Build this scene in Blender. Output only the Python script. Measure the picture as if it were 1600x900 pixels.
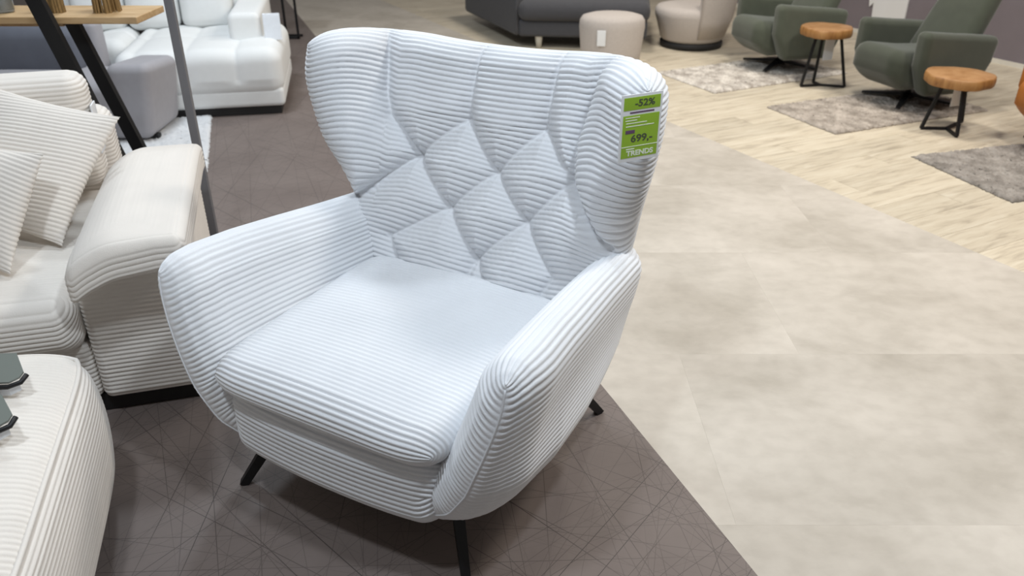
import bpy, math, random
import numpy as np
from mathutils import Vector, Matrix, Euler

for o in list(bpy.data.objects):
    bpy.data.objects.remove(o, do_unlink=True)
scene = bpy.context.scene
COL = scene.collection
random.seed(7)
RNG = np.random.default_rng(7)
R = math.radians

# ------------------------------------------------------------------ camera
cam_d = bpy.data.cameras.new('camera')
cam_d.sensor_width = 36.0
cam_d.lens = 28.125
cam_d.clip_end = 100
cam = bpy.data.objects.new('camera', cam_d)
COL.objects.link(cam)
cam.location = (0, 0, 1.5)
cam.rotation_euler = (R(90 - 28.5), 0, 0)
cam_d.dof.use_dof = True
cam_d.dof.focus_distance = 2.0
cam_d.dof.aperture_fstop = 4.0
scene.camera = cam

# ------------------------------------------------------------------ light
world = bpy.data.worlds.new('showroom_light')
scene.world = world
world.use_nodes = True
bg = world.node_tree.nodes['Background']
bg.inputs[0].default_value = (1.0, 0.965, 0.93, 1)
bg.inputs[1].default_value = 0.25

def area(name, loc, size, power, col, aim=None):
    l = bpy.data.lights.new(name, 'AREA')
    l.shape = 'DISK'
    l.size = size
    l.energy = power
    l.color = col
    o = bpy.data.objects.new(name, l)
    COL.objects.link(o)
    o.location = loc
    a = Vector(aim if aim else (loc[0], loc[1], 0))
    o.rotation_euler = (a - Vector(loc)).to_track_quat('-Z', 'Y').to_euler()
    return o

COOL = (0.82, 0.91, 1.0)
WARM = (1.0, 0.94, 0.86)
area('ceiling_spot', (-0.75, 0.55, 3.3), 0.22, 47, COOL, (-0.25, 1.8, 0.4))
area('ceiling_spot', (0.75, 0.75, 3.3), 0.22, 47, COOL, (0.0, 1.9, 0.4))
area('ceiling_spot', (-1.2, 3.4, 3.3), 0.3, 42, COOL, (-0.7, 2.6, 0))
area('ceiling_spot', (2.2, 2.6, 3.3), 0.5, 75, WARM, (1.7, 2.6, 0))
area('ceiling_spot', (1.8, 5.2, 3.3), 0.5, 70, WARM, (2.0, 5.2, 0))
area('ceiling_spot', (3.4, 4.2, 3.3), 0.5, 60, WARM, (3.0, 4.6, 0))
area('ceiling_spot', (-1.9, 4.6, 3.3), 0.5, 70, COOL, (-1.9, 5.2, 0))
area('ceiling_spot', (0.6, 7.0, 3.3), 0.6, 70, WARM, (0.6, 7.2, 0))

vs = scene.view_settings
vs.view_transform = 'Standard'
vs.look = 'None'
vs.exposure = -0.55
vs.gamma = 1.0
vs.use_curve_mapping = False

# ------------------------------------------------------------------ materials
def new_mat(name):
    m = bpy.data.materials.new(name)
    m.use_nodes = True
    nt = m.node_tree
    return m, nt, nt.nodes['Principled BSDF']

def N(nt, typ, **kw):
    n = nt.nodes.new(typ)
    for k, v in kw.items():
        setattr(n, k, v)
    return n

def plain(name, col, rough=0.6, metal=0.0, var=0.06, scale=20, bump=0.0, bscale=300, sheen=0.0, spec=0.5, alpha=1.0, trans=0.0):
    m, nt, p = new_mat(name)
    tc = N(nt, 'ShaderNodeTexCoord')
    ns = N(nt, 'ShaderNodeTexNoise')
    ns.inputs['Scale'].default_value = scale
    ns.inputs['Detail'].default_value = 5
    nt.links.new(tc.outputs['Object'], ns.inputs['Vector'])
    mix = N(nt, 'ShaderNodeMix', data_type='RGBA')
    mix.inputs[6].default_value = (*[max(0, c * (1 - var)) for c in col], 1)
    mix.inputs[7].default_value = (*[min(1, c * (1 + var)) for c in col], 1)
    nt.links.new(ns.outputs['Fac'], mix.inputs[0])
    nt.links.new(mix.outputs[2], p.inputs['Base Color'])
    p.inputs['Roughness'].default_value = rough
    p.inputs['Metallic'].default_value = metal
    p.inputs['Specular IOR Level'].default_value = spec
    p.inputs['Sheen Weight'].default_value = sheen
    p.inputs['Sheen Roughness'].default_value = 0.5
    p.inputs['Transmission Weight'].default_value = trans
    p.inputs['Alpha'].default_value = alpha
    if bump:
        b2 = N(nt, 'ShaderNodeTexNoise')
        b2.inputs['Scale'].default_value = bscale
        b2.inputs['Detail'].default_value = 3
        nt.links.new(tc.outputs['Object'], b2.inputs['Vector'])
        bn = N(nt, 'ShaderNodeBump')
        bn.inputs['Strength'].default_value = bump
        bn.inputs['Distance'].default_value = 0.002
        nt.links.new(b2.outputs['Fac'], bn.inputs['Height'])
        nt.links.new(bn.outputs['Normal'], p.inputs['Normal'])
    return m

M = {}
M['cord'] = plain('white_corduroy', (0.755, 0.77, 0.795), 0.95, var=0.05, scale=9, bump=0.35, bscale=420, sheen=0.15, spec=0.15)
M['cream'] = plain('cream_corduroy', (0.76, 0.715, 0.66), 0.95, var=0.05, scale=9, bump=0.35, bscale=420, sheen=0.15, spec=0.15)
M['black'] = plain('black_metal', (0.007, 0.007, 0.008), 0.5, var=0.2, spec=0.4)
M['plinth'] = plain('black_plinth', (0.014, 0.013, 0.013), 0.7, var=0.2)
M['grey_metal'] = plain('grey_metal', (0.20, 0.20, 0.215), 0.5, var=0.05, metal=0.3)
M['card'] = plain('white_card', (0.80, 0.82, 0.84), 0.35, var=0.01)
M['green_card'] = plain('green_card', (0.30, 0.50, 0.035), 0.4, var=0.06, scale=12)
M['print_dark'] = plain('dark_print', (0.07, 0.09, 0.05), 0.5, var=0.0)
M['print_white'] = plain('white_print', (0.80, 0.86, 0.72), 0.5, var=0.0)
M['print_purple'] = plain('purple_print', (0.13, 0.07, 0.14), 0.5, var=0.0)
M['white_sofa'] = plain('white_woven', (0.80, 0.81, 0.80), 0.8, var=0.03, scale=30, bump=0.2, spec=0.25)
M['blue_grey'] = plain('blue_grey_fabric', (0.135, 0.145, 0.175), 0.95, var=0.12, scale=14, bump=0.3)
M['grey_fab'] = plain('light_grey_fabric', (0.36, 0.35, 0.37), 0.95, var=0.07, scale=25, bump=0.3, sheen=0.1)
M['dark_fab'] = plain('charcoal_fabric', (0.060, 0.060, 0.066), 0.95, var=0.12, scale=25, bump=0.3, sheen=0.1)
M['beige_fab'] = plain('beige_boucle', (0.50, 0.45, 0.41), 0.95, var=0.10, scale=60, bump=0.6, bscale=200)
M['green_fab'] = plain('green_fabric', (0.070, 0.080, 0.056), 0.95, var=0.2, scale=12, bump=0.4, sheen=0.3)
M['dark_green_fab'] = plain('dark_green_fabric', (0.050, 0.058, 0.040), 0.95, var=0.2, scale=12, bump=0.4, sheen=0.3)
M['orange_fab'] = plain('orange_leather', (0.38, 0.13, 0.022), 0.5, var=0.12, scale=15, bump=0.2)
M['poster'] = plain('white_board', (0.72, 0.72, 0.72), 0.6, var=0.02)
M['wall'] = plain('mauve_grey_wall', (0.185, 0.16, 0.175), 0.9, var=0.06, scale=8, bump=0.1)
M['foot_white'] = plain('pale_foot', (0.65, 0.62, 0.55), 0.5)
M['reed'] = plain('dry_reed', (0.30, 0.19, 0.075), 0.9, var=0.35, scale=60)
M['glass_grey'] = plain('smoky_plastic', (0.19, 0.21, 0.19), 0.2, var=0.05, scale=20)
M['glass'] = plain('clear_glass', (0.75, 0.80, 0.80), 0.08, var=0.02, trans=0.85)
M['plastic'] = plain('clear_film', (0.75, 0.78, 0.82), 0.12, var=0.05, scale=40, bump=0.8, bscale=60)
M['cable'] = plain('grey_cable', (0.2, 0.2, 0.2), 0.6)
M['rug_white'] = plain('white_rug', (0.66, 0.67, 0.68), 1.0, var=0.1, scale=60, bump=0.6, bscale=150)

def rug_mat(name, a, b):
    m, nt, p = new_mat(name)
    tc = N(nt, 'ShaderNodeTexCoord')
    n1 = N(nt, 'ShaderNodeTexNoise'); n1.inputs['Scale'].default_value = 9; n1.inputs['Detail'].default_value = 6; n1.inputs['Roughness'].default_value = 0.7
    nt.links.new(tc.outputs['Object'], n1.inputs['Vector'])
    r = N(nt, 'ShaderNodeValToRGB')
    r.color_ramp.elements[0].position = 0.38; r.color_ramp.elements[0].color = (*a, 1)
    r.color_ramp.elements[1].position = 0.62; r.color_ramp.elements[1].color = (*b, 1)
    nt.links.new(n1.outputs['Fac'], r.inputs[0])
    nt.links.new(r.outputs[0], p.inputs['Base Color'])
    p.inputs['Roughness'].default_value = 1.0
    p.inputs['Specular IOR Level'].default_value = 0.1
    return m
M['rug_cream'] = rug_mat('cream_shag', (0.36, 0.32, 0.28), (0.74, 0.69, 0.62))
M['rug_beige'] = rug_mat('beige_shag', (0.27, 0.235, 0.20), (0.52, 0.46, 0.40))
M['rug_grey'] = rug_mat('grey_shag', (0.20, 0.18, 0.16), (0.36, 0.33, 0.30))

def wood_mat(name, cols, stretch, rough=0.5, per_object=0.25, scale=3.0):
    m, nt, p = new_mat(name)
    tc = N(nt, 'ShaderNodeTexCoord')
    oi = N(nt, 'ShaderNodeObjectInfo')
    mp = N(nt, 'ShaderNodeMapping')
    mp.inputs['Scale'].default_value = stretch
    nt.links.new(tc.outputs['Object'], mp.inputs['Vector'])
    off = N(nt, 'ShaderNodeVectorMath', operation='SCALE')
    off.inputs[0].default_value = (37, 53, 11)
    nt.links.new(oi.outputs['Random'], off.inputs['Scale'])
    nt.links.new(off.outputs[0], mp.inputs['Location'])
    n1 = N(nt, 'ShaderNodeTexNoise'); n1.inputs['Scale'].default_value = scale; n1.inputs['Detail'].default_value = 7; n1.inputs['Roughness'].default_value = 0.62; n1.inputs['Distortion'].default_value = 0.6
    nt.links.new(mp.outputs[0], n1.inputs['Vector'])
    r = N(nt, 'ShaderNodeValToRGB')
    els = r.color_ramp.elements
    els[0].position = 0.30; els[0].color = (*cols[0], 1)
    els[1].position = 0.72; els[1].color = (*cols[2], 1)
    e = els.new(0.48); e.color = (*cols[1], 1)
    nt.links.new(n1.outputs['Fac'], r.inputs[0])
    hsv = N(nt, 'ShaderNodeHueSaturation')
    mr = N(nt, 'ShaderNodeMapRange')
    mr.inputs['To Min'].default_value = 1 - per_object
    mr.inputs['To Max'].default_value = 1 + per_object
    nt.links.new(oi.outputs['Random'], mr.inputs['Value'])
    nt.links.new(mr.outputs[0], hsv.inputs['Value'])
    nt.links.new(r.outputs[0], hsv.inputs['Color'])
    nt.links.new(hsv.outputs[0], p.inputs['Base Color'])
    p.inputs['Roughness'].default_value = rough
    return m
M['plank'] = wood_mat('pale_oak_plank', ((0.42, 0.36, 0.275), (0.61, 0.535, 0.41), (0.71, 0.645, 0.52)), (1.2, 9, 9), 0.45, 0.07)
M['board'] = wood_mat('light_oak_board', ((0.36, 0.22, 0.10), (0.50, 0.33, 0.165), (0.58, 0.41, 0.23)), (1.2, 10, 10), 0.5, 0.03)
M['slice'] = wood_mat('tree_slice_wood', ((0.18, 0.075, 0.02), (0.33, 0.155, 0.045), (0.42, 0.225, 0.08)), (6, 6, 1.5), 0.5, 0.06)
M['slice_top'] = wood_mat('tree_slice_face', ((0.29, 0.14, 0.05), (0.38, 0.20, 0.085), (0.46, 0.26, 0.12)), (3, 3, 3), 0.45, 0.04)

def tile_mat():
    m, nt, p = new_mat('beige_stone_tile')
    g = N(nt, 'ShaderNodeNewGeometry')
    oi = N(nt, 'ShaderNodeObjectInfo')
    off = N(nt, 'ShaderNodeVectorMath', operation='SCALE')
    off.inputs[0].default_value = (31, 17, 5)
    nt.links.new(oi.outputs['Random'], off.inputs['Scale'])
    ad = N(nt, 'ShaderNodeVectorMath', operation='ADD')
    nt.links.new(g.outputs['Position'], ad.inputs[0]); nt.links.new(off.outputs[0], ad.inputs[1])
    mp = N(nt, 'ShaderNodeMapping'); mp.inputs['Scale'].default_value = (1.0, 1.25, 1.0)
    nt.links.new(ad.outputs[0], mp.inputs['Vector'])
    n1 = N(nt, 'ShaderNodeTexNoise'); n1.inputs['Scale'].default_value = 2.0; n1.inputs['Detail'].default_value = 8; n1.inputs['Roughness'].default_value = 0.58; n1.inputs['Distortion'].default_value = 0.4
    nt.links.new(mp.outputs[0], n1.inputs['Vector'])
    r = N(nt, 'ShaderNodeValToRGB'); els = r.color_ramp.elements
    els[0].position = 0.30; els[0].color = (0.455, 0.41, 0.345, 1)
    els[1].position = 0.72; els[1].color = (0.645, 0.59, 0.515, 1)
    e = els.new(0.5); e.color = (0.56, 0.51, 0.44, 1)
    nt.links.new(n1.outputs['Fac'], r.inputs[0])
    n2 = N(nt, 'ShaderNodeTexNoise'); n2.inputs['Scale'].default_value = 16; n2.inputs['Detail'].default_value = 4
    nt.links.new(mp.outputs[0], n2.inputs['Vector'])
    r2 = N(nt, 'ShaderNodeValToRGB')
    r2.color_ramp.elements[0].position = 0.30; r2.color_ramp.elements[0].color = (0.91, 0.905, 0.90, 1)
    r2.color_ramp.elements[1].position = 0.6; r2.color_ramp.elements[1].color = (1, 1, 1, 1)
    nt.links.new(n2.outputs['Fac'], r2.inputs[0])
    mul = N(nt, 'ShaderNodeMix', data_type='RGBA', blend_type='MULTIPLY'); mul.inputs[0].default_value = 1
    nt.links.new(r.outputs[0], mul.inputs[6]); nt.links.new(r2.outputs[0], mul.inputs[7])
    hsv = N(nt, 'ShaderNodeHueSaturation')
    mr = N(nt, 'ShaderNodeMapRange'); mr.inputs['To Min'].default_value = 0.975; mr.inputs['To Max'].default_value = 1.03
    nt.links.new(oi.outputs['Random'], mr.inputs['Value']); nt.links.new(mr.outputs[0], hsv.inputs['Value'])
    nt.links.new(mul.outputs[2], hsv.inputs['Color'])
    nt.links.new(hsv.outputs[0], p.inputs['Base Color'])
    p.inputs['Roughness'].default_value = 0.5
    p.inputs['Specular IOR Level'].default_value = 0.35
    return m
M['tile'] = tile_mat()

def scratch_mat():
    m, nt, p = new_mat('taupe_scratched_vinyl')
    g = N(nt, 'ShaderNodeNewGeometry')
    rnd = random.Random(5)
    prev = None
    for i in range(26):
        a = math.pi * (i + rnd.uniform(-.45, .45)) / 26
        sc = rnd.uniform(2.2, 6.0)
        d = N(nt, 'ShaderNodeVectorMath', operation='DOT_PRODUCT')
        d.inputs[1].default_value = (math.cos(a) * sc, math.sin(a) * sc, 0)
        nt.links.new(g.outputs['Position'], d.inputs[0])
        ad = N(nt, 'ShaderNodeMath', operation='ADD'); ad.inputs[1].default_value = 13.7 * i + 5
        nt.links.new(d.outputs['Value'], ad.inputs[0])
        v = N(nt, 'ShaderNodeTexVoronoi', voronoi_dimensions='1D', feature='F1')
        v.inputs['Scale'].default_value = 1.0
        nt.links.new(ad.outputs[0], v.inputs['W'])
        w = 0.0009 * sc * rnd.uniform(.6, 1.3)
        mr = N(nt, 'ShaderNodeMapRange')
        mr.inputs['From Min'].default_value = w * .5; mr.inputs['From Max'].default_value = w * 1.5
        mr.inputs['To Min'].default_value = 1; mr.inputs['To Max'].default_value = 0
        nt.links.new(v.outputs['Distance'], mr.inputs['Value'])
        ns = N(nt, 'ShaderNodeTexNoise'); ns.inputs['Scale'].default_value = 1.6; ns.inputs['Detail'].default_value = 2
        of = N(nt, 'ShaderNodeVectorMath', operation='ADD'); of.inputs[1].default_value = (7.3 * i, 3.1 * i, i)
        nt.links.new(g.outputs['Position'], of.inputs[0]); nt.links.new(of.outputs[0], ns.inputs['Vector'])
        m2 = N(nt, 'ShaderNodeMapRange')
        m2.inputs['From Min'].default_value = 0.36; m2.inputs['From Max'].default_value = 0.62
        m2.inputs['To Min'].default_value = 0.05; m2.inputs['To Max'].default_value = rnd.uniform(.5, 1)
        nt.links.new(ns.outputs['Fac'], m2.inputs['Value'])
        mu = N(nt, 'ShaderNodeMath', operation='MULTIPLY')
        nt.links.new(mr.outputs[0], mu.inputs[0]); nt.links.new(m2.outputs[0], mu.inputs[1])
        if prev is None:
            prev = mu
        else:
            mx = N(nt, 'ShaderNodeMath', operation='MAXIMUM')
            nt.links.new(prev.outputs[0], mx.inputs[0]); nt.links.new(mu.outputs[0], mx.inputs[1])
            prev = mx
    n1 = N(nt, 'ShaderNodeTexNoise'); n1.inputs['Scale'].default_value = 2.2; n1.inputs['Detail'].default_value = 8; n1.inputs['Roughness'].default_value = 0.65
    nt.links.new(g.outputs['Position'], n1.inputs['Vector'])
    r = N(nt, 'ShaderNodeValToRGB')
    r.color_ramp.elements[0].position = 0.3; r.color_ramp.elements[0].color = (0.165, 0.132, 0.118, 1)
    r.color_ramp.elements[1].position = 0.7; r.color_ramp.elements[1].color = (0.215, 0.176, 0.158, 1)
    nt.links.new(n1.outputs['Fac'], r.inputs[0])
    mix = N(nt, 'ShaderNodeMix', data_type='RGBA')
    mix.inputs[7].default_value = (0.04, 0.032, 0.03, 1)
    k = N(nt, 'ShaderNodeMath', operation='MULTIPLY'); k.inputs[1].default_value = 0.9
    nt.links.new(prev.outputs[0], k.inputs[0])
    nt.links.new(k.outputs[0], mix.inputs[0]); nt.links.new(r.outputs[0], mix.inputs[6])
    nt.links.new(mix.outputs[2], p.inputs['Base Color'])
    p.inputs['Roughness'].default_value = 0.5
    p.inputs['Specular IOR Level'].default_value = 0.4
    return m
M['taupe'] = scratch_mat()

# ------------------------------------------------------------------ mesh helpers
def link(o, parent=None):
    COL.objects.link(o)
    if parent is not None:
        o.parent = parent
    return o

def quad_obj(name, V, F, mat, parent=None, smooth=True):
    V = np.asarray(V, dtype=np.float32).reshape(-1, 3)
    F = np.asarray(F, dtype=np.int32).reshape(-1, 4)
    me = bpy.data.meshes.new(name)
    me.vertices.add(len(V)); me.vertices.foreach_set('co', V.ravel())
    me.loops.add(F.size); me.loops.foreach_set('vertex_index', F.ravel())
    me.polygons.add(len(F))
    me.polygons.foreach_set('loop_start', np.arange(0, F.size, 4, dtype=np.int32))
    me.polygons.foreach_set('loop_total', np.full(len(F), 4, dtype=np.int32))
    me.polygons.foreach_set('use_smooth', np.full(len(F), smooth, dtype=bool))
    me.update(calc_edges=True)
    me.validate()
    me.materials.append(mat)
    return link(bpy.data.objects.new(name, me), parent)

def poly_obj(name, V, F, mat, parent=None, smooth=False):
    me = bpy.data.meshes.new(name)
    me.from_pydata([tuple(map(float, v)) for v in V], [], F)
    me.update()
    if smooth:
        me.polygons.foreach_set('use_smooth', [True] * len(me.polygons))
    me.materials.append(mat)
    return link(bpy.data.objects.new(name, me), parent)

def empty(name, loc=(0, 0, 0), rz=0):
    o = bpy.data.objects.new(name, None)
    o.empty_display_size = 0.1
    COL.objects.link(o)
    o.location = loc; o.rotation_euler = (0, 0, rz)
    return o

def tag(o, label, cat, group=None):
    o['label'] = label; o['category'] = cat
    if group: o['group'] = group
    return o

def nrm(a):
    l = np.linalg.norm(a, axis=-1, keepdims=True)
    return a / np.maximum(l, 1e-9)

PITCH = 0.0145
def rib_profile(ph):
    """rounded cords with narrow grooves, 0..-1"""
    c = np.abs(np.cos(np.pi * ph))
    return -(1 - c ** 0.66)

def arcl(d, L, r):
    """arc length from the start border of a strip of length L whose two ends are rounded with radius r"""
    d = np.asarray(d, float)
    a = np.where(d < r, r * np.arccos(np.clip(1 - d / r, -1, 1)), 0)
    b = np.where((d >= r) & (d <= L - r), r * np.pi / 2 + d - r, 0)
    c = np.where(d > L - r, r * np.pi / 2 + L - 2 * r + r * (np.pi / 2 - np.arccos(np.clip(1 - (L - d) / r, -1, 1))), 0)
    return a + b + c

def samples(L, r, step, ne):
    th = np.linspace(0, np.pi / 2, ne)
    e = r * (1 - np.cos(th))
    n = max(2, int(round((L - 2 * r) / step)))
    mid = np.linspace(r, L - r, n + 1)[1:-1]
    return np.concatenate([e, mid, L - e[::-1]])

def ease(d, r):
    x = np.clip(1 - d / r, 0, 1)
    return np.sqrt(np.clip(1 - x * x, 0, 1))

def grid_normals(P):
    gs = np.gradient(P, axis=0); gt = np.gradient(P, axis=1)
    return nrm(np.cross(gs, gt))

def pad(name, mid, hf, hb, s, t, mat, parent, phf=None, phb=None, depth=0.0, amp=None):
    """upholstered pad: a mid-surface with front and back thickness that closes on its border"""
    S, T = np.meshgrid(s, t, indexing='ij')
    Mi = mid(S, T)
    gs = np.gradient(Mi, s, axis=0, edge_order=1); gt = np.gradient(Mi, t, axis=1, edge_order=1)
    n = nrm(np.cross(gs, gt))
    A = Mi + n * hf(S, T)[..., None]
    B = Mi - n * hb(S, T)[..., None]
    nA = grid_normals(A); nB = -grid_normals(B)
    ns, nt_ = S.shape
    bm = np.zeros((ns, nt_), bool); bm[0] = bm[-1] = True; bm[:, 0] = bm[:, -1] = True
    bn = nrm(nA + nB)
    nA = np.where(bm[..., None], bn, nA); nB = np.where(bm[..., None], bn, nB)
    if phf is not None:
        k = depth if amp is None else depth * amp(S, T)
        A = A + nA * (rib_profile(phf(S, T)) * k)[..., None]
        B = B + nB * (rib_profile((phb or phf)(S, T)) * k)[..., None]
    idxA = np.arange(ns * nt_).reshape(ns, nt_)
    idxB = np.where(bm, idxA, 0)
    inn = ~bm
    idxB[inn] = ns * nt_ + np.arange(inn.sum())
    V = np.concatenate([A.reshape(-1, 3), B[inn]])
    def fc(ix, flip):
        q = np.stack([ix[:-1, :-1], ix[1:, :-1], ix[1:, 1:], ix[:-1, 1:]], -1).reshape(-1, 4)
        return q[:, ::-1] if flip else q
    F = np.concatenate([fc(idxA, False), fc(idxB, True)])
    return quad_obj(name, V, F, mat, parent)

def rbox_arrays(size, r, seg, nr=4):
    """closed rounded box; returns verts, outward normals, quads"""
    half = np.array(size) / 2.0
    r = min(r, half.min() * 0.98)
    ax = []
    for i in range(3):
        th = np.linspace(-np.pi / 4, 0, nr + 1)
        e = np.tan(th) * r - (half[i] - r)
        m = np.linspace(-(half[i] - r), half[i] - r, max(1, seg[i]) + 1)
        ax.append(np.concatenate([e[:-1], m, -e[:-1][::-1]]))
    n = [len(a) for a in ax]
    vid = {}
    Vs, Fs = [], []
    ids = []
    for axis in range(3):
        u, v = [(1, 2), (2, 0), (0, 1)][axis]
        for side in (0, 1):
            I = np.zeros((n[u], n[v], 3), int)
            I[..., u], I[..., v] = np.meshgrid(np.arange(n[u]), np.arange(n[v]), indexing='ij')
            I[..., axis] = (n[axis] - 1) * side
            code = (I[..., 0] * n[1] + I[..., 1]) * n[2] + I[..., 2]
            q = np.stack([code[:-1, :-1], code[1:, :-1], code[1:, 1:], code[:-1, 1:]], -1).reshape(-1, 4)
            Fs.append(q if side else q[:, ::-1])
    F = np.concatenate(Fs)
    uq, inv = np.unique(F, return_inverse=True)
    F = inv.reshape(-1, 4)
    k = uq % n[2]; j = (uq // n[2]) % n[1]; i = uq // (n[1] * n[2])
    Q = np.stack([ax[0][i], ax[1][j], ax[2][k]], -1)
    inner = np.clip(Q, -(half - r), half - r)
    d = nrm(Q - inner)
    return inner + r * d, d, F

def rbox(name, center, size, r, mat, parent=None, seg=(4, 4, 4), deform=None, rib=None, depth=0.0, rot=None, nr=None):
    V, Nn, F = rbox_arrays(size, r, seg, nr or (4 if rib is None else max(4, int(r * .8 / .0026))))
    V0 = V.copy()
    if deform is not None:
        V = deform(V, np.array(size) / 2.0)
    if rib is not None:
        V = V + Nn * (rib_profile(rib(V0, np.array(size) / 2.0) / PITCH) * depth)[:, None]
    if rot is not None:
        V = V @ np.array(Euler(rot).to_matrix()).T
    return quad_obj(name, V + np.array(center), F, mat, parent)

def tube(name, pts, rad, mat, parent=None, seg=10, flat=None, caps=True):
    """swept bar; rad is a number or a list; flat=(w,h) gives a rectangular bar"""
    pts = [Vector(p) for p in pts]
    n = len(pts)
    if not hasattr(rad, '__len__'): rad = [rad] * n
    V, F = [], []
    up0 = Vector((0, 0, 1))
    for i, p in enumerate(pts):
        d = (pts[min(i + 1, n - 1)] - pts[max(i - 1, 0)]).normalized()
        up = up0 if abs(d.z) < 0.9 else Vector((0, 1, 0))
        x = d.cross(up).normalized(); y = x.cross(d).normalized()
        if flat:
            ring = [(sx * flat[0] / 2 * rad[i], sy * flat[1] / 2 * rad[i]) for sx, sy in ((-1, -1), (1, -1), (1, 1), (-1, 1))]
        else:
            ring = [(math.cos(2 * math.pi * k / seg) * rad[i], math.sin(2 * math.pi * k / seg) * rad[i]) for k in range(seg)]
        for a, b in ring:
            V.append(p + x * a + y * b)
    m = 4 if flat else seg
    for i in range(n - 1):
        for k in range(m):
            F.append((i * m + k, i * m + (k + 1) % m, (i + 1) * m + (k + 1) % m, (i + 1) * m + k))
    if caps:
        F.append(tuple(range(m))[::-1]); F.append(tuple(range((n - 1) * m, n * m)))
    return poly_obj(name, V, F, mat, parent, smooth=not flat)

def prism(name, poly, z0, z1, mat, parent=None):
    n = len(poly)
    V = [(x, y, z0) for x, y in poly] + [(x, y, z1) for x, y in poly]
    F = [tuple(range(n))[::-1], tuple(range(n, 2 * n))] + [(i, (i + 1) % n, n + (i + 1) % n, n + i) for i in range(n)]
    return poly_obj(name, V, F, mat, parent)

def lathe(name, prof, mat, parent=None, seg=48, sx=1, sy=1, wob=None):
    V, F = [], []
    n = len(prof)
    for i, (r, z) in enumerate(prof):
        for k in range(seg):
            a = 2 * math.pi * k / seg
            w = wob(a) if wob else 1
            V.append((r * w * math.cos(a) * sx, r * w * math.sin(a) * sy, z))
    for i in range(n - 1):
        for k in range(seg):
            F.append((i * seg + k, i * seg + (k + 1) % seg, (i + 1) * seg + (k + 1) % seg, (i + 1) * seg + k))
    F.append(tuple(range(seg))[::-1]); F.append(tuple(range((n - 1) * seg, n * seg)))
    return poly_obj(name, V, F, mat, parent, smooth=True)

def clip_poly(poly, a, b):
    """keep the part of poly left of the directed line a->b"""
    out = []
    ax, ay = a; dx, dy = b[0] - a[0], b[1] - a[1]
    f = lambda p: dx * (p[1] - ay) - dy * (p[0] - ax)
    for i in range(len(poly)):
        p, q = poly[i], poly[(i + 1) % len(poly)]
        fp, fq = f(p), f(q)
        if fp >= 0: out.append(p)
        if fp * fq < 0:
            t = fp / (fp - fq)
            out.append((p[0] + t * (q[0] - p[0]), p[1] + t * (q[1] - p[1])))
    return out

def parea(poly):
    return 0.5 * abs(sum(poly[i][0] * poly[(i + 1) % len(poly)][1] - poly[(i + 1) % len(poly)][0] * poly[i][1] for i in range(len(poly)))) if len(poly) > 2 else 0

# ------------------------------------------------------------------ floor and wall
LA, LB = (0.578, 1.345), (-1.78, 7.55)         # line between the taupe vinyl and the stone tiles
WA, WB = (2.11, 2.85), (0.96, 5.05)            # line between the stone tiles and the oak planks
def ext(a, b, k0, k1):
    return ((a[0] + (b[0] - a[0]) * k0, a[1] + (b[1] - a[1]) * k0), (a[0] + (b[0] - a[0]) * k1, a[1] + (b[1] - a[1]) * k1))
big = [(-6, -2), (9, -2), (9, 14), (-6, 14)]
floor = prism('floor', clip_poly(big, LA, LB), -0.05, 0.0, M['taupe'])
floor['kind'] = 'structure'
subfloor = prism('floor_base', clip_poly(big, LB, LA), -0.08, -0.006, M['taupe'])
subfloor['kind'] = 'structure'
tiles = prism('floor_tiles', clip_poly(clip_poly(big, LB, LA), WA, WB), -0.006, -0.0012, M['tile'])
tiles['kind'] = 'structure'
planks = prism('floor_planks', clip_poly(big, WB, WA), -0.006, -0.0015, M['plank'])
planks['kind'] = 'structure'

def floor_piece(name, poly, top, mat, parent, ang=0.0):
    cx = sum(p[0] for p in poly) / len(poly); cy = sum(p[1] for p in poly) / len(poly)
    c, s = math.cos(-ang), math.sin(-ang)
    loc = [((x - cx) * c - (y - cy) * s, (x - cx) * s + (y - cy) * c) for x, y in poly]
    o = prism(name, loc, -0.004 , top, mat, parent)
    o.location = (cx, cy, 0); o.rotation_euler = (0, 0, ang)
    return o

TW, TH, G = 1.22, 0.79, 0.0001
row = 0
y = 0.71
while y < 9.0:
    x = -3.5 + (row % 3) * 0.41
    while x < 5.0:
        q = [(x + G, y + G), (x + TW - G, y + G), (x + TW - G, y + TH - G), (x + G, y + TH - G)]
        q = clip_poly(clip_poly(q, LB, LA), WA, WB) if len(q) else q
        if parea(q) > 0.004:
            floor_piece('tile', q, 0.0, M['tile'], tiles)
        x += TW
    y += TH; row += 1

PA = R(28)
pc, ps = math.cos(PA), math.sin(PA)
PW, PL = 0.185, 1.25
rot = lambda u, v: (u * pc - v * ps, u * ps + v * pc)
cnt = 0
for j in range(-2, 46):
    v0 = 0.3 + j * PW
    u0 = 0.2 + (j * 0.47) % PL
    for i in range(0, 6):
        a = u0 + i * PL
        q = [rot(a + .0008, v0 + .0008), rot(a + PL - .0008, v0 + .0008), rot(a + PL - .0008, v0 + PW - .0008), rot(a + .0008, v0 + PW - .0008)]
        cxy = rot(a + PL / 2, v0 + PW / 2)
        if cxy[1] < 2.0 or cxy[1] > 9.6 or cxy[0] > 4.9 or cxy[0] < -0.8: continue
        q = clip_poly(q, WB, WA)
        if parea(q) > 0.003 and cnt < 298:
            floor_piece('plank', q, 0.0, M['plank'], planks, PA); cnt += 1

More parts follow.
